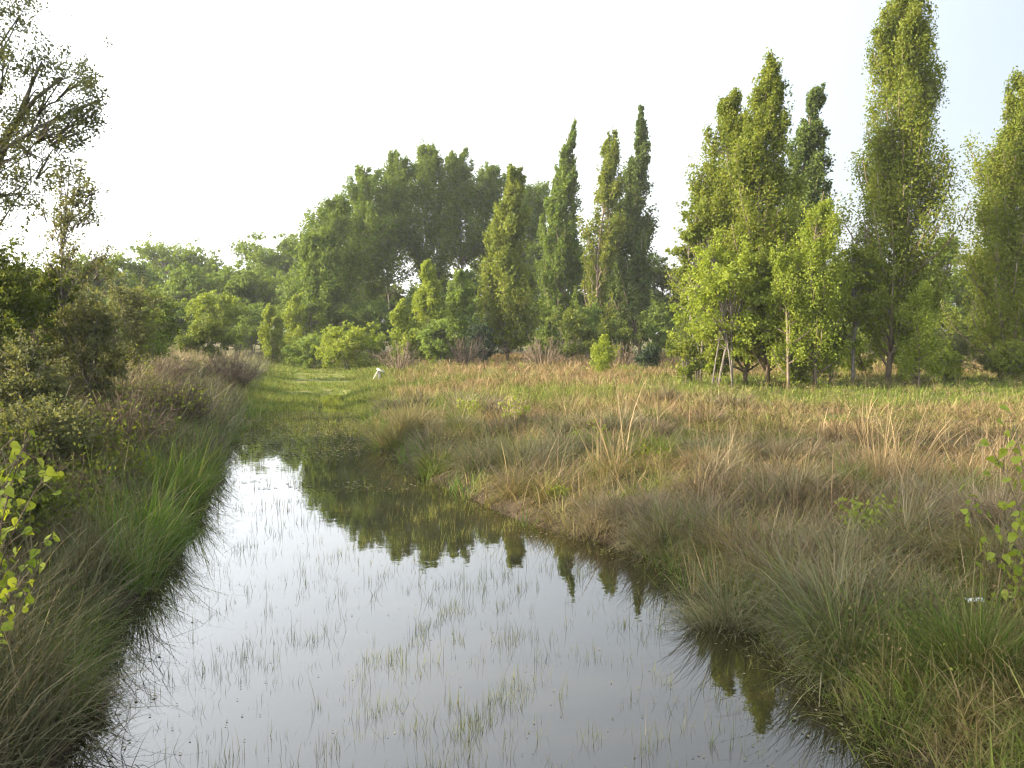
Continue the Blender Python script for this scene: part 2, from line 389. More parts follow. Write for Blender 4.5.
def watermat():
    m, n, l = nm('pond_water')
    g = n.new('ShaderNodeNewGeometry')
    a = n.new('ShaderNodeTexNoise'); a.inputs['Scale'].default_value = 2.2; a.inputs['Detail'].default_value = 3; l.new(g.outputs['Position'], a.inputs['Vector'])
    b = n.new('ShaderNodeTexNoise'); b.inputs['Scale'].default_value = 14; b.inputs['Detail'].default_value = 2; l.new(g.outputs['Position'], b.inputs['Vector'])
    b1 = n.new('ShaderNodeBump'); b1.inputs['Strength'].default_value = .02; b1.inputs['Distance'].default_value = .05; l.new(a.outputs[0], b1.inputs['Height'])
    b2 = n.new('ShaderNodeBump'); b2.inputs['Strength'].default_value = .008; b2.inputs['Distance'].default_value = .02; l.new(b.outputs[0], b2.inputs['Height']); l.new(b1.outputs[0], b2.inputs['Normal'])
    p = n.new('ShaderNodeBsdfPrincipled'); l.new(b2.outputs[0], p.inputs['Normal'])
    l.new(mixc(n, l, a.outputs[0], (.016, .016, .007), (.03, .026, .011)), p.inputs['Base Color'])
    p.inputs['Roughness'].default_value = .015; p.inputs['IOR'].default_value = 1.6; p.inputs['Specular IOR Level'].default_value = .5
    o = n.new('ShaderNodeOutputMaterial'); l.new(p.outputs[0], o.inputs[0]); return m
water = sheet('water', np.linspace(-7, 7, 36), np.linspace(-3, 34, 90), lambda X, Y: 0 * X, watermat())

def pathmat():
    m, n, l = nm('grassy_track')
    g = n.new('ShaderNodeNewGeometry'); q = n.new('ShaderNodeTexNoise'); q.inputs['Scale'].default_value = 1.4; q.inputs['Detail'].default_value = 8; l.new(g.outputs['Position'], q.inputs['Vector'])
    q2 = n.new('ShaderNodeTexNoise'); q2.inputs['Scale'].default_value = 22; q2.inputs['Detail'].default_value = 4; l.new(g.outputs['Position'], q2.inputs['Vector'])
    r = n.new('ShaderNodeMapRange'); r.inputs[1].default_value = .4; r.inputs[2].default_value = .62; l.new(q.outputs[0], r.inputs[0])
    c = mixc(n, l, q2.outputs[0], (.09, .12, .028), (.16, .19, .045)); c = mixc(n, l, r.outputs[0], c, (.2, .19, .07))
    p = n.new('ShaderNodeBsdfPrincipled'); l.new(c, p.inputs['Base Color']); p.inputs['Roughness'].default_value = .95; p.inputs['Specular IOR Level'].default_value = .1
    o = n.new('ShaderNodeOutputMaterial'); l.new(p.outputs[0], o.inputs[0]); return m
sheet('path', np.linspace(-15, -2, 90), np.linspace(27, 66, 130), lambda X, Y: terrain(X, Y) + .02, pathmat(), keep=lambda X, Y: (X > xl(Y) + .1) & (X < xr(Y) - .1))

# ================================================================= GRASS (stuff)
FOV = .56
def scatter(n, y0, y1, xlo, xhi, power=1.0):
    """points between two depths, denser near by"""
    u = rng.uniform(size=n)
    Y = y0 * (y1 / y0) ** u if power == 1 else (y0 ** (1 - power) + u * (y1 ** (1 - power) - y0 ** (1 - power))) ** (1 / (1 - power))
    lo, hi = xlo(Y), xhi(Y); return lo + (hi - lo) * rng.uniform(size=n), Y
def tufts(mb, X, Y, per, h, spread, dry, wscale=1., lean=.25, droop=.7, levels=3, hvar=.35, tint=None):
    n = len(X); i = np.repeat(np.arange(n), per)
    a = rng.uniform(0, 6.283, n * per); r = np.abs(rng.normal(size=n * per)) * np.broadcast_to(spread, (n,))[i]
    bx = X[i] + r * np.cos(a); by = Y[i] + r * np.sin(a)
    base = np.stack([bx, by, terrain(bx, by) - .02], 1)
    hh = np.broadcast_to(h, (n,))[i] * np.clip(1 + hvar * rng.normal(size=n * per), .3, 1.8)
    w = np.maximum(.0065, .00062 * np.hypot(bx, by)) * wscale
    sp_ = np.maximum(np.broadcast_to(spread, (n,))[i], .02)
    az = a + rng.normal(0, .5, n * per)
    t = None if tint is None else np.clip(tint[i] + rng.normal(0, .25, n * per), 0, 1)
    lm = np.clip(lean * r / sp_, 0, 1.1) + np.abs(rng.normal(0, .1, n * per))
    ta = 4 * noise(X, Y, 1.1, 1) + rng.normal(0, 1.7, n); tl = np.abs(rng.normal(0, .36, n))
    vx = lm * np.cos(az) + (tl * np.cos(ta))[i]; vy = lm * np.sin(az) + (tl * np.sin(ta))[i]
    az = np.arctan2(vy, vx); lm = np.clip(np.hypot(vx, vy), 0, 1.2)
    blades(mb, base, hh, az, lm, np.abs(rng.normal(droop, .4, n * per)), w * rng.uniform(.45, 2.0, n * per),
           np.clip(np.broadcast_to(dry, (n,))[i] + rng.normal(0, .12, n * per), 0, 1), t, levels)

# right-hand meadow: dry fine grass with greener patches
X, Y = scatter(34000, 4.0, 75, lambda Y: xr(Y) - .08, lambda Y: Y * FOV + 5)
gp = noise(X, Y, 4.0, 1); band = sst(Y, 21, 26) * (1 - sst(Y, 34, 42)) * sst(X, 3, 7); fine = noise(X, Y, 1.1, 2)
nearbank = 1 - sst(X - xr(Y), .3, 2.6); shade = 1 - sst(Y, 7, 11)
greenness = np.clip(sst(gp, .05, .7) * .75 + band * .8 + sst(fine, .35, .9) * .5 + nearbank * .35 + shade * .35 * sst(fine, -.5, .3), 0, 1)
dry = np.clip(.95 - greenness * .9 + rng.normal(0, .1, len(X)), .03, 1)
hgt = (.2 + .15 * noise(X, Y, 1.1, 4) + .2 * rng.uniform(size=len(X)) ** 2 + .05 * shade) * (1 - .45 * band) * (1 + .15 * sst(Y, 35, 60)); hgt = np.clip(hgt, .07, .6); k = rng.uniform(size=len(X)) < np.where(Y < 15, .55, np.where(Y < 26, .75, 1)); X, Y, hgt, dry, fine, gp = [v[k] for v in (X, Y, hgt, dry, fine, gp)]
tnt = np.clip(.42 + .3 * noise(X, Y, 1.4, 3) + rng.normal(0, .3, len(X)), 0, 1)
mb = MB(); sel = Y < 22
tufts(mb, X[sel], Y[sel], 20, hgt[sel] * .78, .13, dry[sel], tint=tnt[sel], levels=4, droop=1.1, hvar=.5)
tufts(mb, X[~sel], Y[~sel], 18, hgt[~sel] * .85, .22, dry[~sel], tint=tnt[~sel], levels=3, droop=.5, hvar=.45)
tag(mb.build('meadow_grass', M['grass']), 'dry pinkish straw grass with green patches covering the meadow', 'grass', kind='stuff')
# small-leaved herbs growing through the grass
X, Y = scatter(4200, 4.2, 50, lambda Y: xr(Y) + .1, lambda Y: Y * FOV + 4); k = noise(X, Y, 1.3, 1) + .4 * rng.normal(size=len(X)) > .15; X, Y = X[k], Y[k]
X2, Y2 = scatter(3000, 4.2, 40, lambda Y: -Y * FOV - 3, lambda Y: xl(Y) - .2); X = np.concatenate([X, X2]); Y = np.concatenate([Y, Y2])
mb = MB(); i = np.repeat(np.arange(len(X)), 26); m = len(i); hh = rng.uniform(.15, .5, len(X))[i]; u = rng.uniform(.2, 1, m)
c = np.stack([X[i] + rng.normal(0, .09, m) * (.4 + u), Y[i] + rng.normal(0, .09, m) * (.4 + u), terrain(X, Y)[i] + hh * u], 1)
leaves(mb, c, np.maximum(.022, .0022 * Y[i]), np.clip(rng.uniform(-.3, 1, len(X))[i] + rng.normal(0, .15, m), 0, 1), tint=rng.uniform(.1, .9, len(X))[i], aspect=.5)
i = np.repeat(np.arange(len(X)), 5); m = len(i)
blades(mb, np.stack([X[i] + rng.normal(0, .03, m), Y[i] + rng.normal(0, .03, m), terrain(X, Y)[i] - .02], 1), rng.uniform(.2, .55, m), rng.uniform(0, 6.28, m), np.abs(rng.normal(.2, .15, m)), rng.normal(.1, .3, m), np.maximum(.004, .0005 * Y[i]), rng.uniform(.3, 1, m), levels=4)
tag(mb.build('meadow_herbs', M['grass']), 'small leaved herbs and dead stalks growing through the grass', 'herbs', kind='stuff')
# scattered taller straw stalks
X, Y = scatter(700, 6, 21, lambda Y: xr(Y) + .3, lambda Y: Y * FOV + 3); k = noise(X, Y, 2.0, 4) + .5 * noise(X, Y, .8, 1) > .15; X, Y = X[k], Y[k]
mb = MB(); tufts(mb, X, Y, 4, .6, .1, .85, lean=.25, droop=.6, levels=5, wscale=.95, hvar=.35)
tag(mb.build('straw_stalks', M['straw']), 'loose pale straw stalks rising above the meadow grass', 'grass', kind='stuff')

# left bank grass: rank, greyer, taller
X, Y = scatter(18000, 3.6, 62, lambda Y: -Y * FOV - 4, lambda Y: xl(Y) - .05)
keep = rng.uniform(size=len(X)) < np.clip(1.3 - (xl(Y) - X) / 12, .25, 1) * np.where(Y < 13, .6, .9); X = X[keep]; Y = Y[keep]
gp = noise(X, Y, 3.0, 2); edge = 1 - sst(xl(Y) - X, .3, 1.4)
dry = np.clip(.7 - .5 * sst(gp, .1, .7) - .35 * edge + .06 * (1 - sst(Y, 7, 11)) + rng.normal(0, .2, len(X)), .03, .97); hgt = np.clip(.4 + .2 * noise(X, Y, 1.2, 1) + .15 * rng.uniform(size=len(X)), .15, .9)
mb = MB(); sel = Y < 20
tufts(mb, X[sel], Y[sel], 17, hgt[sel], .12, dry[sel], levels=5, droop=1.0, hvar=.5, tint=np.clip(.35 + .3 * gp[sel], 0, 1))
tufts(mb, X[~sel], Y[~sel], 22, hgt[~sel], .2, dry[~sel], levels=3)
tag(mb.build('bank_grass', M['rush']), 'rank grey green grass mixed with dead stalks on the left bank', 'grass', kind='stuff')

# green reeds along the left water's edge
n = 1300; Y = 4.6 * (36 / 4.6) ** rng.uniform(size=n); d = np.abs(rng.normal(0, .26, n)) - .1 - .9 * sst(Y, 18, 26) * rng.uniform(size=n)
X = xl(Y) - d; k = noise(X, Y, .9, 3) + .3 * (1 - sst(Y, 12, 16)) + .5 * sst(Y, 22, 26) > .3; X, Y = X[k], Y[k]
mb = MB(); tufts(mb, X, Y, 20, np.where((Y > 7) & (Y < 17), .55, .3) * rng.uniform(.4, 1.25, len(X)), .09, rng.uniform(0, .55, len(X)) ** 1.5, lean=.25, droop=.7, levels=4, hvar=.45)
# and thinly along the right edge
n = 420; Y = 6 * (26 / 6) ** rng.uniform(size=n); X = xr(Y) + rng.normal(.05, .22, n); k = noise(X, Y, 1.1, 1) > .25; X, Y = X[k], Y[k]
tufts(mb, X, Y, 13, .36, .08, .05, lean=.25, droop=.4, levels=4)
tag(mb.build('reed_grass', M['reed']), 'bright green reed grass growing along the water edge', 'grass', kind='stuff')

# short grass on the track
X, Y = scatter(9000, 24.5, 64, lambda Y: xl(Y) - .1, lambda Y: xr(Y) + .2)
k = rng.uniform(size=len(X)) < sst(Y, 25, 29) + .03; X, Y = X[k], Y[k]
k = ~((np.abs(X - (xl(Y) + xr(Y)) / 2 - .55 - .12 * np.sin(Y * 1.7)) < .42) & (Y > 26) & (Y < 35)); X, Y = X[k], Y[k]
mid = np.abs((X - (xl(Y) + xr(Y)) / 2)) / ((xr(Y) - xl(Y)) / 2)
mb = MB(); tufts(mb, X, Y, 16, np.clip(.08 + .2 * sst(mid, .35, 1) + .07 * noise(X, Y, 1.2), .04, .4), .15, np.clip(.12 + .3 * noise(X, Y, 1.3, 2) + rng.normal(0, .12, len(X)), .0, .6), lean=.3, droop=.4)
tag(mb.build('track_grass', M['grass']), 'short yellow green grass growing on the track', 'grass', kind='stuff')

# thin sprouts standing in the water
n = 40000; Y = 4.6 * (26 / 4.6) ** rng.uniform(size=n); X = xl(Y) + (xr(Y) - xl(Y)) * rng.uniform(.0, 1, n)
q = noise(X * 2.2, Y * .8, 1.2, 2) * .6 + noise(X * 3, Y * 1.3, .4, 1) * .6
cen = np.exp(-((X + .9 - .05 * Y) / 1.3) ** 2); k = rng.uniform(size=n) < np.clip(.02 + .42 * cen * sst(q, -.15, .8) + .22 * sst(q, .25, .9) + .3 * sst(Y, 19, 25), 0, 1)
X, Y = X[k], Y[k]; mb = MB(); i = np.repeat(np.arange(len(X)), rng.integers(1, 7, len(X))); m = len(i)
base = np.stack([X[i] + rng.normal(0, .03, m), Y[i] + rng.normal(0, .03, m), np.full(m, -.02)], 1)
blades(mb, base, rng.uniform(.035, .12, m) * rng.uniform(.5, 1.6, len(X))[i] * (1 + .9 * (rng.uniform(size=m) < .05)), rng.uniform(0, 6.28, m), np.abs(rng.normal(0, .2, m)), np.abs(rng.normal(.15, .3, m)), np.maximum(.0028, .0004 * Y[i]), rng.uniform(0, .6, m), levels=4)
tag(mb.build('water_grass', M['grass']), 'thin pale green grass sprouts standing in the shallow water', 'grass', kind='stuff')

n = 5200; Y = 21.5 + 10 * rng.uniform(size=n) ** .7; X = xl(Y) + (xr(Y) - xl(Y)) * rng.uniform(0, 1, n); k = noise(X, Y, 1.2, 4) + 1.6 * sst(Y, 22.5, 28) > .6; k &= ~((np.abs(X - (xl(Y) + xr(Y)) / 2 - .55 - .12 * np.sin(Y * 1.7)) < .42) & (Y > 26)); X, Y = X[k], Y[k]
mb = MB(); tufts(mb, X, Y, 6, .17, .06, rng.uniform(0, .3, len(X)), lean=.2, droop=.5)
tag(mb.build('wet_grass', M['grass']), 'fresh green wet grass where the water runs out into the track', 'grass', kind='stuff')

# floating weed and debris at the far end of the water and the edges
n = 5200; Y = 13 * (27 / 13) ** (rng.uniform(size=n) ** .6); X = xl(Y) + (xr(Y) - xl(Y)) * rng.uniform(0, 1, n)
k = (noise(X, Y, 1.0, 3) + 1.3 * sst(Y, 15, 21) > .55); X, Y = X[k], Y[k]
mb = MB(); c = np.stack([X, Y, np.full(len(X), .006)], 1); leaves(mb, c, .045 + .0007 * 20, rng.uniform(0, .7, len(X)), up=14)
n = 500; Y = 4.8 * (20 / 4.8) ** rng.uniform(size=n); X = xl(Y) + (xr(Y) - xl(Y)) * rng.uniform(0, 1, n); leaves(mb, np.stack([X, Y, np.full(n, .006)], 1), .018, rng.uniform(.3, 1, n), up=14)
n = 900; Y = 5 * (24 / 5) ** rng.uniform(size=n); s = rng.uniform(size=n) < .6; X = np.where(s, xl(Y) + np.abs(rng.normal(0, .2, n)), xr(Y) - np.abs(rng.normal(0, .22, n)))
leaves(mb, np.stack([X, Y, np.full(n, .006)], 1), .035, rng.uniform(.3, 1, n), up=14)
tag(mb.build('floating_weed', M['weed']), 'small floating leaves and weed lying flat on the water', 'water weed', kind='stuff')

# drowned twigs and dead stalks at both edges
n = 3000; Y = 4.8 * (18 / 4.8) ** rng.uniform(size=n); s = rng.uniform(size=n) < .55
X = np.where(s, xl(Y) + rng.normal(.06, .16, n), xr(Y) - rng.normal(.06, .17, n)); mb = MB()
blades(mb, np.stack([X, Y, np.full(n, -.02)], 1), rng.uniform(.1, .4, n), np.where(s, 0, 3.14) + rng.normal(0, 1.1, n), rng.uniform(.2, 1.2, n), rng.uniform(.1, 1.1, n), np.full(n, .005), rng.uniform(0, 1, n), levels=4)
tag(mb.build('drowned_stalks', M['drown']), 'dark drowned stalks and twigs sticking out along the water edge', 'dead stalks', kind='stuff')

# ================================================================= INDIVIDUAL PLANTS
def tussock(name, label, px, py, hw, h, dry, mat='rush', n=900, lean=.9, droop=1.1, group=None, cat='grass tussock', wide=1., spread=None, splay=1., zg=.1, tint=None, hv=.2):
    px = px + (22 if px > 480 and py > 470 else -22 if px < 250 else 0); h = h * .95; n = int(n * .75)
    x, y = onplane(px, py, zg); z = tz(x, y); r = hw * y / F
    mb = MB(); ns = 9; sub = rng.integers(0, ns, n); sa = rng.uniform(0, 6.283, ns); sr = r * (spread or .75) * np.sqrt(rng.uniform(0, 1, ns)); sr[0] = 0
    a = rng.uniform(0, 6.283, n); q = np.sqrt(rng.uniform(size=n)); b = r * .2 * q
    bx = (sr * np.cos(sa))[sub] + b * np.cos(a); by = (sr * np.sin(sa))[sub] + b * np.sin(a)
    base = np.stack([x + bx, y + by, terrain(x + bx, y + by) - .03], 1); base[:, 2] = np.maximum(base[:, 2], -.06)
    rr = np.hypot(bx, by) / max(r * .8, .01); aa = np.arctan2(by, bx)
    sl_ = rng.normal(0, .3, ns)[sub]; va = rng.uniform(0, 6.283, ns)[sub]
    vx = lean * rr * np.cos(aa) * rng.uniform(.3, 1.1, n) + splay * (.35 * q * np.cos(a) + sl_ * np.cos(va)); vy = lean * rr * np.sin(aa) * rng.uniform(.3, 1.1, n) + splay * (.35 * q * np.sin(a) + sl_ * np.sin(va))
    L = h * np.clip(1.0 + (hv + .18) * rng.normal(size=n), .25, 1.6) * np.clip(1.15 - .35 * rr, .5, 1.2) * rng.uniform(.7, 1.15, ns)[sub]
    sd = rng.normal(0, .15, ns)[sub]
    blades(mb, base, L, np.arctan2(vy, vx) + rng.normal(0, .3, n), np.clip(np.hypot(vx, vy), 0, 1.3), np.abs(rng.normal(droop, .5, n)), np.full(n, max(.0065, .0006 * y) * wide) * rng.uniform(.4, 1.6, n), np.clip(dry + sd + rng.normal(0, .2, n), 0, 1), None if tint is None else np.clip(tint + rng.normal(0, .25, n), 0, 1), 6)
    o = mb.build(name, M[mat], loc=(x, y, z)); return tag(o, label, cat, group)
G = 'grass tussocks on the right bank'
for a in [
    ('big drooping grey green tussock overhanging the dark water, nearest the camera on the right bank', 800, 640, 100, .62, .3, dict(n=2600)),
    ('green tussock with long dark blades in the lower right corner of the photo', 960, 700, 75, .6, .12, dict(n=2200, mat='grass', tint=.1)),
    ('low brown tussock above the lower right corner beside the pale scrap', 905, 640, 60, .45, .75, dict(n=1500)),
    ('greenish tussock jutting into the water with straggling drowned stalks', 705, 612, 45, .5, .35, dict(n=1300)),
    ('tan matted tussock on the bank just behind the jutting green one', 745, 580, 50, .45, .75, dict(n=1400)),
    ('grey mounded tussock with combed down blades between two tan ones at the water', 640, 545, 55, .5, .6, dict(n=1700)),
    ('tan flattened tussock at the water left of the grey combed mound', 585, 525, 40, .42, .65, dict(n=1200)),
    ('blue grey bushy tussock on the point where the bank turns', 500, 478, 62, .75, .35, dict(n=2200)),
    ('small blue grey tussock right behind the bushy one on the point', 560, 470, 45, .6, .4, dict(n=1500)),
    ('tall pale green tussock with arching blades beside the grassy track', 406, 442, 30, .95, .35, dict(n=1500, mat='straw', droop=1.1, lean=.6)),
    ('low green tuft at the water in front of the tall pale green tussock', 432, 470, 25, .5, .1, dict(n=800, mat='grass')),
    ('rounded grey tussock in the meadow behind the young leafy weeds', 615, 450, 42, .6, .45, dict(n=1500)),
    ('brownish tussock left of the dry reed clump', 700, 500, 55, .55, .7, dict(n=1600)),
    ('purplish grey tussock in the middle of the right bank', 770, 530, 60, .55, .8, dict(n=1600)),
    ('russet tussock near the right edge behind the leafy sapling', 960, 560, 60, .6, .92, dict(n=1600)),
    ('straw coloured tussock standing below the right sapling', 880, 560, 50, .5, .88, dict(n=1300)),
    ('broad grey brown tussock beside the track behind the pale green one', 462, 425, 34, .8, .6, dict(n=1400)),
]:
    lab, px, py, hw, h, dry, k = a
    tussock('grass_tussock', lab, px, py, hw, h, dry, group=G, **k)
GL = 'grass tussocks on the left bank'
for a in [
    ('dry arching tussock with pale hanging blades in the lower left corner', 30, 700, 80, .5, .7, dict(n=1300, mat='straw', droop=1.3)),
    ('dark green tussock at the water edge above the lower left corner', 85, 640, 60, .5, .15, dict(n=1500, mat='grass', tint=.1)),
    ('grey dead tussock on the left bank behind the green water edge blades', 60, 560, 60, .6, .6, dict(n=1500)),
    ('bright green upright tussock at the widest bend of the left bank', 160, 545, 40, .65, .03, dict(n=1300, mat='reed', droop=.5, lean=.5)),
    ('bright green upright tussock farther along the left bank beside dark twigs', 200, 500, 32, .7, .03, dict(n=1100, mat='reed', droop=.5, lean=.5)),
]:
    lab, px, py, hw, h, dry, k = a
    tussock('grass_tussock', lab, px, py, hw, h, dry, group=GL, **k)
GR = 'clumps of tall dry reeds'
for a in [
    ('tallest straw coloured reed clump standing in the right of the meadow', 858, 497, 36, .98, .9, dict(n=330)),
    ('sparse pale reed clump with broken tops behind the bank', 612, 470, 26, 1.0, .85, dict(n=80)),
    ('thin straw reeds fanning out at the water left of the tall reed clump', 690, 560, 30, .5, .65, dict(n=70)),
    ('small straw reed clump at the right edge of the meadow', 975, 500, 30, .8, .95, dict(n=90)),
]:
    lab, px, py, hw, h, dry, k = a
    tussock('reed_clump', lab, px, py, hw, h, dry, mat='straw', group=GR, cat='reeds', lean=.22, droop=.5, wide=1.7, spread=1.0, splay=.45, zg=.3, hv=.3, **k)

# bent pale dead stalks on both banks
n = 760; Y = 4.8 * (16 / 4.8) ** rng.uniform(size=n); X = np.where(rng.uniform(size=n) < .62, xr(Y) + .1 + 3.5 * rng.uniform(size=n), xl(Y) - .05 - 1.6 * rng.uniform(size=n)); mb = MB()
blades(mb, np.stack([X, Y, terrain(X, Y) - .02], 1), rng.uniform(.3, .85, n), rng.uniform(0, 6.28, n), np.abs(rng.normal(.25, .25, n)), rng.uniform(.1, 2.1, n), np.maximum(.008, .0009 * Y) * rng.uniform(.6, 1.3, n), rng.uniform(.75, 1, n), levels=8)
tag(mb.build('dead_stalks', M['straw']), 'bent pale dead stalks scattered over both banks', 'dead stalks', kind='stuff')
# many more of the same look, spread over the bank and the meadow behind it
for j in range(120):
    for _ in range(40):
        Yt = 7.0 * (26 / 7.0) ** rng.uniform(); Xt = xr(Yt) + .2 + 4.5 * rng.uniform() ** 1.5 * Yt / 12
        if Xt < Yt * .52: break
    q = np.array([Xt, Yt, .2]); pyt = HOR + (CAMZ - .2) / Yt * F; pxt = 512 + Xt / Yt * F
    tussock('grass_tussock', 'matted brownish grey grass tussock on the right bank, one of the many plain ones', pxt, pyt, rng.uniform(.22, .5) * F / Yt, rng.uniform(.32, .62), float(rng.choice([.2, .45, .7, .85])), n=int(rng.uniform(600, 1300)), mat=str(rng.choice(['rush', 'heath', 'heath', 'grass'])), lean=rng.uniform(.8, 1.2), droop=rng.uniform(1.0, 1.7), group='plain grass tussocks spread over the right bank', zg=.2)
# --- poplars on the right
GP = 'tall narrow poplars'
poplar('poplar_tree', 'tallest poplar right of the middle, cut off by the top of the photo', 886, 33, -42, 50, 'poplar', tip=908, pw=.7, n=20000, size=.15, t0=.1, fat=.42, nb=150, sparse=.86, group=GP)
poplar('poplar_tree', 'broad poplar with the higher of two joined tips', 762, 32, 44, 42, 'poplar', tip=765, n=15000, size=.15, t0=.1, fat=.4, nb=120, group=GP)
poplar('poplar_tree', 'poplar with the lower of two joined tips, leaning on its taller neighbour', 742, 33.5, 84, 55, 'poplar', tip=728, n=16000, size=.15, t0=.08, fat=.4, nb=130, group=GP)
poplar('poplar_tree', 'slim dark poplar between the double tipped one and the tallest', 806, 44, 76, 28, 'poplar_dark_shade', tip=808, n=12000, size=.2, fat=.5, group=GP)
poplar('poplar_tree', 'wide poplar cut off by the right edge of the photo', 1008, 36, 50, 58, 'poplar', tip=1010, pw=.7, n=19000, size=.16, t0=.08, fat=.3, nb=140, group=GP, bark='bark')
# --- poplars in the middle
poplar('poplar_tree', 'stout yellow green poplar in front of the dark grove', 505, 57, 158, 32, 'poplar', tip=513, n=12000, size=.25, t0=.05, fat=.33, group=GP)
poplar('poplar_tree', 'poplar with a thin leading tip above a wide dark lower crown', 562, 66, 116, 25, 'grove', tip=565, n=12000, size=.27, t0=.05, fat=.3, group=GP, skew=.0)
poplar('poplar_tree', 'sparse poplar showing its trunk, left of the dark slim one', 600, 62, 117, 20, 'poplar', tip=608, n=6000, size=.24, t0=.12, fat=.55, nb=75, sparse=.75, group=GP)
poplar('poplar_tree', 'dense dark slim poplar right of the sparse one', 637, 64, 104, 26, 'poplar_dark_shade', tip=637, n=13000, size=.26, t0=.05, fat=.35, group=GP)  # leaf colour carries the shade of the poplars to its left
# --- young bright trees in front of the poplars
GY = 'young bright green trees'
poplar('young_tree', 'bright young tree with a pointed top before the dark slim poplar', 812, 30.5, 186, 48, 'bright', tip=818, n=5200, size=.13, t0=.1, fat=.3, nb=70, sparse=.8, group=GY)
poplar('young_tree', 'small bright tree leaning left of the pointed young one', 790, 30, 240, 26, 'bright', tip=776, n=2600, size=.12, t0=.1, fat=.4, nb=40, sparse=.8, group=GY)
broadleaf('young_tree', 'spreading bright tree at the left foot of the double tipped poplars', 722, 31, 225, 46, 'bright', crown=.9, n=7500, size=.12, nc=44, group=GY, stems=4)
broadleaf('young_tree', 'light green tree standing left of the double tipped poplars, loose topped', 698, 33.5, 150, 26, 'poplar', crown=.92, n=6500, size=.13, nc=50, group=GY, stems=3, bark='greybark')
poplar('young_tree', 'small bright tree under the right side of the tallest poplar', 918, 31, 282, 26, 'bright', n=2400, size=.12, t0=.1, fat=.4, nb=40, sparse=.8, group=GY)
broadleaf('young_tree', 'round bright tree between the pointed young one and the tallest poplar', 852, 32, 240, 34, 'poplar', crown=.8, n=5200, size=.12, nc=34, group=GY)
poplar('young_tree', 'conical bright tree in front of the grove, largest of three', 427, 54, 260, 24, 'bright', n=6500, size=.2, t0=.03, fat=.25, nb=70, group=GY)
poplar('young_tree', 'smallest of three bright trees before the grove, at their left', 402, 53, 298, 18, 'bright', n=3000, size=.19, t0=.02, fat=.3, nb=40, group=GY)
poplar('young_tree', 'right one of three bright trees before the grove', 458, 56, 270, 28, 'pale', n=6000, size=.2, t0=.02, fat=.3, nb=60, group=GY)
poplar('young_tree', 'tiny yellow green sapling alone in the meadow', 601, 38, 335, 16, 'bright', n=900, size=.13, t0=.1, fat=.4, nb=24, sparse=.7, group=GY)
broadleaf('young_tree', 'yellow green bushy tree at the left end of the track', 215, 57, 288, 30, 'bright', crown=.85, n=5200, size=.2, nc=36, group=GY)
poplar('young_tree', 'slender bright tree left of the track end', 271, 60, 302, 14, 'bright', n=2400, size=.2, t0=.03, fat=.35, nb=36, group=GY)
poplar('young_tree', 'bright tree behind the track end, beside the slender one', 297, 62, 292, 18, 'bright', n=3200, size=.21, t0=.03, fat=.3, nb=40, group=GY)

for px, Y, top, hw in [(686, 32, 330, 18), (715, 33.5, 338, 20), (795, 30.5, 352, 16), (832, 33.5, 335, 20), (908, 33.5, 332, 22), (942, 35, 345, 20), (1012, 34, 340, 26), (860, 36, 320, 26), (790, 37, 320, 26)]:
    shrub('shrub', 'light green sucker growth at the feet of the poplars on the right', px, Y, top, hw, mat=('bright', 'poplar')[int(rng.integers(2))], size=.11, n=1700, nc=22, group='sucker growth at the feet of the right-hand poplars')

# --- grove of round-crowned trees
GG = 'tall round crowned trees of the grove'
for px, Y, top, hw, cr, lab in [
    (334, 70, 196, 36, .9, 'leftmost tall grove tree, leafy to low down'),
    (362, 75, 170, 34, .78, 'second grove tree from the left with a sunlit crown'),
    (392, 78, 156, 34, .68, 'tall grove tree just left of the highest one'),
    (428, 80, 148, 32, .66, 'highest dark grove tree in the middle of the grove'),
    (458, 82, 152, 28, .6, 'grove tree just right of the highest one'),
    (490, 84, 167, 28, .7, 'grove tree just left behind the stout yellow green poplar'),
    (530, 86, 180, 30, .75, 'dark grove tree right behind the stout yellow green poplar'),
    (318, 66, 232, 24, .85, 'lowest tree of the grove, at its left foot'),
]:
    poplar('grove_tree', lab, px, Y, top - 4, hw * 1.05, 'grove', n=9000, size=.27, t0=max(.06, 1.02 - cr), fat=.58, nb=110, pw=.55, group=GG, bark='greybark')
GB = 'pale round trees behind the track'
for px, Y, top, hw, lab in [
    (168, 92, 236, 42, 'round domed tree rising highest behind the left scrub'),
    (208, 98, 252, 32, 'tree filling the dip right of the domed one'),
    (262, 95, 233, 36, 'broad pale tree left of the grove'),
    (296, 97, 238, 28, 'pale tree touching the left side of the grove'),
    (128, 80, 258, 38, 'light green tree showing left of the domed one'),
    (190, 72, 272, 36, 'lower pale tree in front of the domed one'),
    (240, 78, 275, 36, 'lower pale tree in front of the broad one'),
    (95, 75, 265, 40, 'tree half hidden by the left scrub'),
]:
    broadleaf('broadleaf_tree', lab, px, Y, top - 11, hw * 1.08, 'pale', crown=.97, n=9500, size=.3, nc=70, clr=.22, group=GB)
GD = 'trees closing the view behind the poplars'
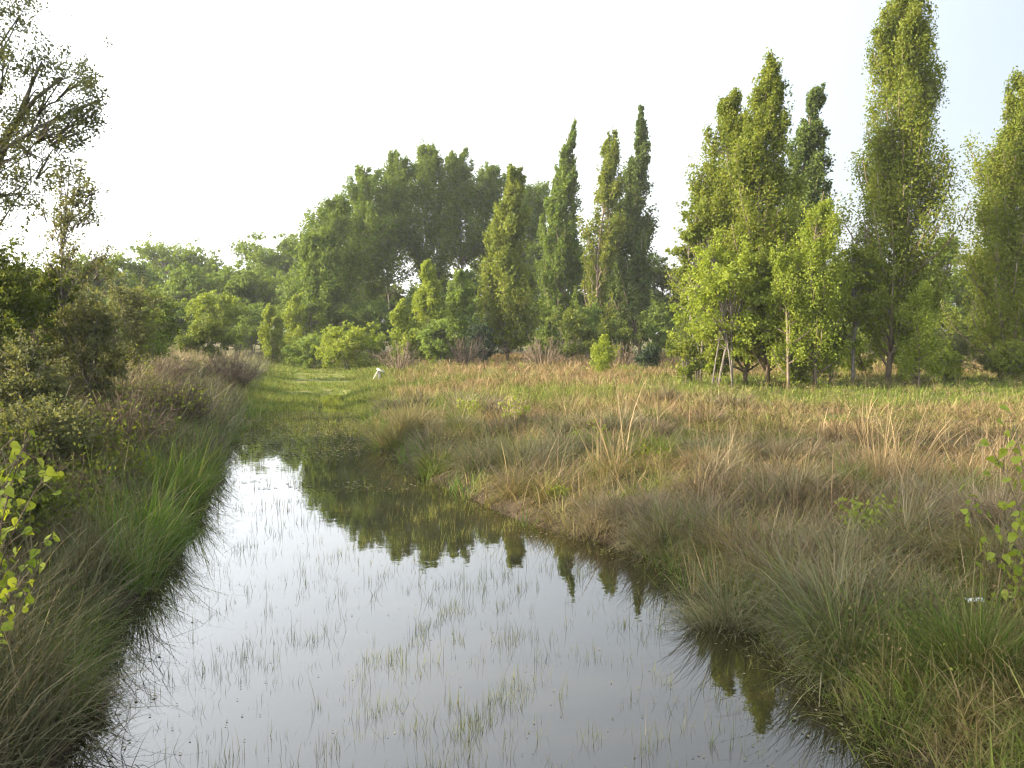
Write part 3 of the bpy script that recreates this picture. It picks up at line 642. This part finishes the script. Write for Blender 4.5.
for px, Y, top, hw, mt in [(60, 66, 268, 40, 'pale'), (20, 60, 262, 40, 'pale'), (300, 88, 262, 36, 'pale'), (560, 76, 205, 38, 'grove'), (590, 80, 240, 34, 'grove'), (622, 82, 235, 34, 'grove'), (660, 84, 248, 30, 'scrub'), (480, 76, 262, 30, 'grove'), (690, 80, 262, 34, 'scrub'), (730, 78, 252, 36, 'scrub'),
                           (775, 76, 258, 36, 'scrub'), (820, 74, 262, 36, 'scrub'), (862, 72, 250, 36, 'scrub'), (905, 70, 262, 36, 'scrub'), (985, 66, 248, 40, 'scrub'), (1030, 64, 236, 42, 'scrub'), (440, 86, 262, 34, 'scrub'), (380, 84, 272, 34, 'scrub'), (340, 86, 270, 34, 'scrub'), (1080, 62, 240, 44, 'scrub'), (520, 80, 255, 34, 'grove')]:
    broadleaf('background_tree', 'dense green tree in the row closing the view behind the poplars', px, Y, top, hw, mt, crown=.98, n=6000, size=.3, nc=44, clr=.24, group=GD)
broadleaf('background_tree', 'pale hazy tree between the tallest poplar and the right edge', 946, 58, 226, 30, 'pale', crown=.75, n=4200, size=.22, nc=34, group=GD)

# --- shrubs at the meadow's far edge
GS = 'shrubs along the far edge of the meadow'
for f, px, Y, top, hw, k, lab in [
    (shrub, 480, 52, 318, 16, dict(mat='conifer', size=.14), 'small dark round shrub left of the stout poplar'),
    (shrub, 570, 52, 308, 30, dict(mat='scrub', size=.15, n=4500), 'dark green shrub with reddish tips under the thin tipped poplar'),
    (shrub, 612, 54, 318, 24, dict(mat='scrub', size=.15), 'green shrub at the foot of the sparse poplar'),
    (shrub, 648, 44, 344, 12, dict(mat='conifer', size=.1, n=2500), 'low dark shrub standing alone in the meadow'),
    (shrub, 350, 54, 326, 36, dict(mat='bright', size=.16, n=4500), 'light green bramble bush at the far end of the track'),
    (shrub, 312, 56, 334, 24, dict(mat='pale', size=.16), 'small pale bush left of the light green bramble'),
    (shrub, 945, 36, 330, 26, dict(mat='willow', size=.09, n=2600), 'greyish leafy shrub right of the tallest poplar'),
    (shrub, 1000, 35, 345, 24, dict(mat='willow', size=.09, n=2200), 'greyish shrub below the poplar at the right edge'),
    (twiggy, 465, 50, 328, 26, dict(), 'dry brown bare bush beside the small dark round shrub'),
    (twiggy, 545, 48, 334, 26, dict(), 'dry grey bare bush right of the stout poplar'),
    (twiggy, 400, 48, 340, 28, dict(), 'low dry bush beyond the white topped post'),
    (twiggy, 620, 46, 338, 24, dict(), 'low dry bush behind the tiny sapling'),
    (shrub, 690, 50, 325, 26, dict(mat='scrub', size=.14), 'dark shrub in the gap left of the double tipped poplars'),
    (shrub, 440, 50, 318, 22, dict(mat='pale', size=.16), 'pale leafy shrub before the three bright trees'),
]:
    f('shrub', lab, px, Y, top, hw, group=GS, **k)
for px, Y, top, hw in [(700, 58, 300, 30), (745, 56, 310, 30), (790, 55, 312, 30), (835, 56, 308, 30), (880, 54, 312, 30), (925, 53, 305, 32), (970, 52, 310, 32), (1015, 50, 312, 34)]:
    shrub('shrub', 'dark undergrowth bush in the shade behind the poplars', px, Y, top, hw, mat='scrub', size=.17, n=4000, group='undergrowth bushes behind the poplars')

for px, Y, top, hw in [(310, 64, 292, 26), (345, 66, 284, 30), (380, 66, 290, 28), (415, 68, 285, 28), (450, 68, 288, 28), (480, 66, 292, 24), (250, 68, 298, 28), (160, 62, 300, 30), (120, 60, 296, 34), (540, 62, 300, 26), (590, 60, 305, 26), (665, 62, 300, 28)]:
    shrub('shrub', 'leafy green bush in the undergrowth below the far trees', px, Y, top, hw, mat=('grove', 'pale')[int(rng.integers(2))], size=.2, n=4500, group='undergrowth bushes below the far trees')
# --- left bank: big willow, thin tree, scrub
cl = [(18, 18, 30, .3), (5, 60, 26, -.4), (42, 62, 20, .3), (62, 78, 24, .2), (84, 88, 20, -.2), (92, 118, 18, .1), (70, 118, 24, -.3), (40, 118, 24, .3), (12, 120, 26, 0), (10, 155, 24, .4), (36, 150, 24, -.4), (60, 142, 18, .5),
      (18, 185, 26, 0), (-10, 205, 30, .3), (82, 72, 14, .4), (100, 100, 10, 0),
      (-40, 20, 45, 0), (-60, 90, 50, .6), (-90, 30, 50, -.6), (-120, 90, 60, .3), (-60, 160, 50, -.5), (-160, 60, 60, .2), (-140, 150, 60, .8), (-200, 110, 60, -.4), (-110, -50, 60, .3), (-170, -30, 60, -.5), (-50, -40, 50, .4)]
broadleaf('willow_tree', 'grey green open willow reaching in from the top left corner', -110, 13.5, -110, 140, 'willow', n=30000, size=.055, clumps=cl, flat=1.0, crown=.6, stems=6)
broadleaf('slender_tree', 'slender sparse young tree before the willow on the left bank', 76, 17, 140, 42, 'willow', crown=.85, n=2600, size=.065, nc=80, clr=.16, flat=1.3, thin=.35)
GC = 'scrub bushes on the left bank'
for f, px, Y, top, hw, k, lab in [
    (shrub, -5, 15, 232, 56, dict(mat='scrub', size=.07, n=8000, nc=60), 'large dark bush under the willow at the left edge'),
    (shrub, 38, 17, 238, 44, dict(mat='scrub', size=.075, n=5200, nc=54), 'tall green bush between the large dark one and the slender tree'),
    (shrub, 60, 19, 276, 50, dict(mat='willow', size=.08, n=4200, nc=50), 'olive bush behind the slender tree'),
    (shrub, 118, 24, 272, 40, dict(mat='willow', size=.085, n=4200, nc=44), 'olive bush with twiggy outline right of the slender tree'),
    (shrub, 150, 32, 288, 36, dict(mat='scrub', size=.11, n=5000, nc=36), 'green bush above the dead branch on the left bank'),
    (shrub, 88, 16, 290, 46, dict(mat='willow', size=.07, n=4200, nc=50), 'green thicket at the foot of the slender tree'),
    (shrub, 22, 12.5, 340, 46, dict(mat='willow', size=.06, n=5000, nc=44), 'dull green thicket before the large dark bush'),
    (shrub, 128, 28, 300, 40, dict(mat='pale', size=.09, n=4200, nc=44), 'green thicket between the olive bush and the dead branch'),
    (shrub, 205, 42, 322, 30, dict(mat='scrub', size=.13, n=3500), 'low dark bush where the bank meets the far trees'),
    (shrub, 40, 11, 398, 60, dict(mat='willow', size=.055, n=3600, nc=44), 'bramble thicket with small leaves above the left water bend'),
    (shrub, 5, 8.2, 470, 70, dict(mat='scrub', size=.045, n=3500, nc=36), 'dark low bramble at the left edge behind the broad leaved shoot'),
    (twiggy, 120, 14, 385, 70, dict(n=900, leafn=700), 'tangle of grey twigs in the middle of the left bank'),
    (twiggy, 170, 19, 368, 55, dict(n=800, leafn=500, leafmat_='bright'), 'tangle of brown twigs with yellowish leaves higher on the left bank'),
    (twiggy, 230, 33, 345, 34, dict(n=700), 'pinkish dry bush overhanging the left side of the track'),
    (twiggy, 150, 26, 350, 50, dict(n=900), 'dry grey bush below the dead branch'),
    (twiggy, 60, 10, 455, 60, dict(n=600, leafn=500), 'bramble of bare canes near the lower left stake'),
]:
    f('shrub', lab, px, Y, top, hw, group=GC, **k)
for j in range(34):
    Yt = 6.5 * (24 / 6.5) ** rng.uniform(); Xt = xl(Yt) - .9 - 2.6 * rng.uniform() * Yt / 12
    pxt = 512 + Xt / Yt * F; zt = tz(Xt, Yt); hh = rng.uniform(.45, .95)
    twiggy('bramble', 'low tangled bramble with dull green leaves on the left bank', pxt, Yt, HOR - (zt + hh - CAMZ) / Yt * F, rng.uniform(.4, .8) * F / Yt, n=240, leafn=int(rng.uniform(250, 800)), leafmat_=str(rng.choice(['scrub', 'scrub', 'willow', 'poplar'])), size=.055, group='low brambles tangled over the left bank', cat='bramble')
# trees standing left of the frame, whose shade lies over the water
GW = 'tall trees on the left bank beside the photographer'
for x, y, h, w in [(-12, 1.5, 10, 3.4), (-12, -5, 11, 3.6), (-14, 6, 10, 3.2), (-19, 2, 12, 4), (-20, -5, 12, 4)]:
    px = 512 + F * x / max(y, .01) if y > 0 else 0
    root_label = 'tall leafy tree on the left bank beside the photographer'
    base = np.array([x, y, tz(x, y)])
    _f = frame_of
    frame_of = lambda *a, b=base, h=h, w=w: (b, h, w)
    broadleaf('bank_tree', root_label, 0, 10, 0, 0, 'grove', crown=.75, n=2200, size=.3, nc=40, group=GW)
    frame_of = _f

# --- near leafy shoots
def shoot(name, label, stems, nleaf, size, mat):
    b = stems[0][0]; root = empty(name, b); tag(root, label, 'sapling')
    mb = MB(); cb = MB()
    for p0, p1, p2, r in stems:
        p0, p1, p2 = [np.array(p)[None] - np.array(b) for p in (p0, p1, p2)]
        z = bez(p0, p1, p2, 9); tubes(mb, z, np.linspace(r, r * .35, 9)[None], 5)
        k = nleaf; s = rng.uniform(.35, 1.02, (k, 1))
        q = (p0 * (1 - s) ** 2 + 2 * p1 * s * (1 - s) + p2 * s ** 2)
        q2 = q + rng.normal(size=(k, 3)) * size * .9 + np.array([0, 0, -.2 * size])
        tubes(mb, bez(q, (q + q2) / 2 + np.array([0, 0, .01]), q2, 3), np.full((k, 3), .002), 3)
        bigleaves(cb, q2, size)
    mb.build('stems', M['twig'], root, True); cb.build('foliage', M[mat], root)
A = lambda px, py, Y: tuple(atY(px, py, Y))
def gp(px, Y): p = atY(px, 500, Y); return (p[0], Y, tz(p[0], Y) - .03)
shoot('leafy_sapling', 'broad leaved green shoot at the left edge near the camera', [(gp(-30, 5.2), A(-10, 520, 5.2), A(30, 432, 5.2), .007), (gp(-30, 5.2), A(-20, 560, 5.2), A(50, 470, 5.1), .006), (gp(-30, 5.2), A(-30, 560, 5.3), A(10, 490, 5.3), .006), (gp(-30, 5.2), A(-10, 600, 5.3), A(45, 540, 5.2), .005), (gp(-20, 5.0), A(-10, 600, 5.0), A(25, 580, 5.0), .005), (gp(-30, 5.2), A(-25, 540, 5.3), A(18, 455, 5.4), .005)], 26, .062, 'bright')
shoot('leafy_sapling', 'bright green leafy sapling at the right edge near the camera', [(gp(1050, 6.6), A(1040, 560, 6.6), A(1015, 425, 6.6), .009), (gp(1050, 6.6), A(1040, 540, 6.5), A(975, 500, 6.4), .007), (gp(1050, 6.6), A(1030, 560, 6.6), A(985, 555, 6.5), .006), (gp(1050, 6.6), A(1040, 540, 6.7), A(990, 445, 6.7), .006), (gp(1050, 6.6), A(1045, 590, 6.7), A(1010, 590, 6.6), .006), (gp(1050, 6.6), A(1060, 520, 6.7), A(1045, 450, 6.7), .006)], 34, .07, 'bright')

# small leafy weeds on the right bank
GWd = 'green leafy weeds on the right bank'
for px, Y, top, hw, lab in [(590, 15.5, 425, 22, 'fresh green weed behind the blue grey tussocks'), (655, 13.5, 448, 20, 'yellow green weed beside the pale reeds'), (870, 9.2, 500, 34, 'upright green weed below the tall reed clump'), (515, 19, 395, 20, 'small green weed above the point of the bank'), (470, 21, 395, 18, 'small green weed beside the track tussocks'), (560, 12, 490, 8, 'little bright green weed at the water edge')]:
    twiggy('leafy_weed', lab, px, Y, top, hw, n=70, mat='cane', leafn=330, leafmat_='bright', size=.055, group=GWd, cat='weed')

# --- bare stems and canes
GT = 'thin bare stems standing in the grass'
def stem(label, base_px, base_Y, pts, r, mat='cane', name='dead_stem', group=GT, twigs=0):
    b = np.array(gp(base_px, base_Y)); P = [b] + [atY(px, py, base_Y + dy) for px, py, dy in pts]
    P = np.array(P); s = np.linspace(0, len(P) - 1, 10); Q = np.stack([np.interp(s, np.arange(len(P)), P[:, k]) for k in range(3)], 1)
    Q[1:-1, 0] += rng.normal(0, r * .5, 8)
    mb = MB(); tubes(mb, (Q - b)[None], np.linspace(r, r * .45, 10)[None], 6)
    if twigs:
        i = rng.integers(4, 10, twigs); q0 = (Q - b)[i]; q2 = q0 + rng.normal(size=(twigs, 3)) * .12 + np.array([0, 0, .1])
        tubes(mb, bez(q0, (q0 + q2) / 2 + .02, q2, 4), np.linspace(r * .4, r * .2, 4)[None] * np.ones((twigs, 1)), 3)
    o = mb.build(name, M[mat], loc=b, smooth=True); return tag(o, label, 'stem', group)
stem('long pale leaning stem in front of the tallest poplar', 893, 21, [(890, 380, 0), (880, 310, 0), (866, 250, 0)], .026, 'oldwood')
stem('thin upright cane left of the long leaning stem', 836, 20, [(836, 330, 0)], .012)
stem('thin cane between the tall reed clump and the young trees', 834, 17, [(832, 400, 0)], .01)
stem('slanting cane rising to the right edge of the meadow', 955, 14, [(990, 395, 0), (1024, 352, 0)], .011)
stem('bare upright sapling stem below the poplar at the right edge', 987, 29, [(986, 310, 0)], .03, 'greybark', twigs=4)
stem('bare grey sapling stem standing left of the one at the right edge', 975, 30, [(968, 330, 0), (960, 290, 0)], .022, 'greybark', twigs=4)
stem('pale broken stalk leaning over the drooping near tussock', 815, 7.6, [(850, 500, .2)], .007, 'oldwood')
stem('thin cane standing in the right bank, middle of three', 783, 9.5, [(781, 430, 0)], .006)
stem('thin cane standing in the right bank, left of the middle one', 672, 10.5, [(668, 420, 0)], .006)
stem('bare stem left of the pale reeds with a forked top', 605, 17, [(602, 365, 0)], .012, twigs=4)
stem('second bare stem right behind the forked one', 598, 17.5, [(598, 372, 0)], .01)
stem('thin grey stake standing in the left bank grass', 52, 8.5, [(50, 460, 0), (47, 325, 0)], .012, 'oldwood')
stem('pale broken cane on the left bank leaning left', 128, 12, [(115, 412, 0)], .011)
stem('pale bare cane on the left bank leaning right of the broken one', 160, 12.5, [(163, 395, 0)], .01)
stem('dead horizontal branch jutting out of the left bank bushes', 95, 18, [(110, 352, 0), (165, 350, .3)], .025, 'greybark', twigs=6)
stem('thin mossy stalk in the lower left grass', 15, 6.2, [(22, 640, 0), (48, 610, 0)], .006)

# --- posts, stick, scrap
def solidbox(mb, c, ex, rot=0., tiltx=0.):
    V = np.array([[sx, sy, sz] for sz in (-1, 1) for sx, sy in ((-1, -1), (1, -1), (1, 1), (-1, 1))], float) * np.array(ex)
    ct, st_ = math.cos(tiltx), math.sin(tiltx)
    V = np.stack([V[:, 0] * ct + V[:, 2] * st_, V[:, 1], -V[:, 0] * st_ + V[:, 2] * ct], 1) + np.array(c)
    mb.add(V[None], [0, 3, 2, 1, 4, 5, 6, 7, 0, 1, 5, 4, 1, 2, 6, 5, 2, 3, 7, 6, 3, 0, 4, 7], [0, 4, 8, 12, 16, 20], .5, 0.)
b = gp(380, 40); post = empty('wooden_post', b); tag(post, 'short wooden post with slanting white rails beside the track', 'post')
mb = MB(); solidbox(mb, (0, 0, .33), (.045, .045, .36)); mb.build('upright', M['oldwood'], post)
mb = MB(); solidbox(mb, (.07, -.072, .6), (.17, .022, .035), tiltx=.5); mb.build('rail', M['whitepaint'], post)
mb = MB(); solidbox(mb, (-.14, -.068, .4), (.026, .02, .27), tiltx=.5); mb.build('brace', M['whitepaint'], post)
b = np.array(gp(433, 44)); mb = MB(); s = np.linspace(0, 1, 5)[:, None]; tubes(mb, (s * np.array([[.02, 0, 1.15]]))[None], np.full((1, 5), .045), 8)
tag(mb.build('wooden_post', M['greybark'], loc=b), 'thin grey post standing alone in the straw behind the track', 'post')
b = np.array(gp(624, 21)); top = atY(638, 392, 21) - b; mb = MB(); tubes(mb, (s * top[None])[None], np.linspace(.022, .016, 5)[None], 6)
tag(mb.build('leaning_stick', M['oldwood'], loc=b), 'leaning pale stick rising from the meadow left of the young trees', 'stick')
b = np.array(gp(640, 21)); top = atY(640, 395, 21) - b; mb = MB(); tubes(mb, (s * top[None])[None], np.linspace(.018, .014, 5)[None], 6)
tag(mb.build('upright_stick', M['twig'], loc=b), 'upright dark stick meeting the leaning one at its top', 'stick')
x, y = onplane(975, 619, .25); mb = MB()
a = np.linspace(0, 6.283, 9, endpoint=False); rr = rng.uniform(.8, 1.1, 9)
ring = np.stack([.075 * rr * np.cos(a), .035 * rr * np.sin(a), .01 * np.sin(3 * a)], 1); V = np.concatenate([ring + [0, 0, .03], ring * .95 + [0, 0, .018]], 0)
lp = list(range(9)) + list(range(17, 8, -1)); st_ = [0, 9]
for j in range(9):
    st_.append(len(lp)); lp += [j, j + 9, (j + 1) % 9 + 9, (j + 1) % 9]
mb.add(V[None], lp, st_, .5, 0.)
o = mb.build('litter_scrap', M['scrap'], loc=(0, 0, 0)); o.location = (x, y, tz(x, y) + .22)
tag(o, 'small white scrap of litter lying in the right bank grass', 'litter')

# ================================================================= AIR
me = bpy.data.meshes.new('haze'); x0, x1, y0, y1, z0, z1 = -300, 300, -80, 460, -1.6, 32
me.from_pydata([(x, y, z) for z in (z0, z1) for x, y in ((x0, y0), (x1, y0), (x1, y1), (x0, y1))], [], [(0, 3, 2, 1), (4, 5, 6, 7), (0, 1, 5, 4), (1, 2, 6, 5), (2, 3, 7, 6), (3, 0, 4, 7)])
hm, hn, hl = nm('thin_haze'); pv = hn.new('ShaderNodeVolumePrincipled'); pv.inputs['Color'].default_value = (.95, .96, 1, 1); pv.inputs['Density'].default_value = .0005; pv.inputs['Anisotropy'].default_value = .3
ho = hn.new('ShaderNodeOutputMaterial'); hl.new(pv.outputs[0], ho.inputs['Volume']); me.materials.append(hm)
hz = bpy.data.objects.new('haze', me); C.objects.link(hz); tag(hz, 'thin bright evening haze lying over the meadow', 'haze', kind='stuff')

# ================================================================= LIGHT, SKY, CAMERA
SUN_AZ, SUN_EL = R(99), R(21)          # azimuth from the view direction, towards the left
d = np.array([-math.sin(SUN_AZ) * math.cos(SUN_EL), math.cos(SUN_AZ) * math.cos(SUN_EL), math.sin(SUN_EL)])
sl = bpy.data.lights.new('sun', 'SUN'); sl.energy = 5.0; sl.angle = R(.6); sl.color = (1, .84, .6)
so = bpy.data.objects.new('sun', sl); C.objects.link(so)
from mathutils import Vector
so.rotation_euler = Vector(d).to_track_quat('Z', 'Y').to_euler(); so.location = (-20, 5, 30)
w = bpy.data.worlds.new('World'); SC.world = w; w.use_nodes = True
n = w.node_tree.nodes; l = w.node_tree.links
sky = n.new('ShaderNodeTexSky'); sky.sky_type = 'NISHITA'; sky.sun_disc = False
sky.sun_elevation = SUN_EL; sky.sun_rotation = -SUN_AZ; sky.air_density = 1.0; sky.dust_density = 4.0; sky.ozone_density = 1.0
bg = n['Background']; bg.inputs['Strength'].default_value = .14
# thin bright veil of high haze, strongest towards the sun's side of the sky
tc = n.new('ShaderNodeTexCoord')
vd = n.new('ShaderNodeVectorMath'); vd.operation = 'DOT_PRODUCT'; l.new(tc.outputs['Generated'], vd.inputs[0]); vd.inputs[1].default_value = tuple(d)
vr = n.new('ShaderNodeMapRange'); vr.interpolation_type = 'SMOOTHSTEP'; vr.inputs[1].default_value = -.55; vr.inputs[2].default_value = .85; vr.inputs[3].default_value = 1.9; vr.inputs[4].default_value = 19.0; l.new(vd.outputs['Value'], vr.inputs[0])
sx = n.new('ShaderNodeSeparateXYZ'); l.new(tc.outputs['Generated'], sx.inputs[0])
er = n.new('ShaderNodeMapRange'); er.inputs[1].default_value = .42; er.inputs[2].default_value = .95; er.inputs[3].default_value = 1; er.inputs[4].default_value = .15; l.new(sx.outputs[2], er.inputs[0])
ml = n.new('ShaderNodeMath'); ml.operation = 'MULTIPLY'; l.new(vr.outputs[0], ml.inputs[0]); l.new(er.outputs[0], ml.inputs[1])
vc = n.new('ShaderNodeVectorMath'); vc.operation = 'SCALE'; vc.inputs[0].default_value = (.95, .975, 1.0); l.new(ml.outputs[0], vc.inputs['Scale'])
mx = n.new('ShaderNodeMix'); mx.data_type = 'RGBA'; mx.inputs[0].default_value = .6; l.new(sky.outputs[0], mx.inputs[6]); l.new(vc.outputs[0], mx.inputs[7]); l.new(mx.outputs[2], bg.inputs[0])
cam = bpy.data.cameras.new('camera'); co = bpy.data.objects.new('camera', cam); C.objects.link(co)
cam.sensor_width = 36; cam.lens = 36 * F / W; cam.clip_end = 3000; cam.clip_start = .05
co.location = (0, 0, CAMZ); co.rotation_euler = (math.pi / 2 - PITCH, 0, 0); SC.camera = co
SC.view_settings.view_transform = 'Standard'; SC.view_settings.look = 'None'; SC.view_settings.gamma = 1; SC.view_settings.exposure = 1.48
cy = SC.cycles; cy.use_denoising = True; cy.pixel_filter_type = 'BLACKMAN_HARRIS'; cy.filter_width = 1.3; cy.sample_clamp_indirect = 6; cy.max_bounces = 6; cy.diffuse_bounces = 3; cy.glossy_bounces = 3; cy.transmission_bounces = 4; cy.caustics_reflective = False; cy.caustics_refractive = False
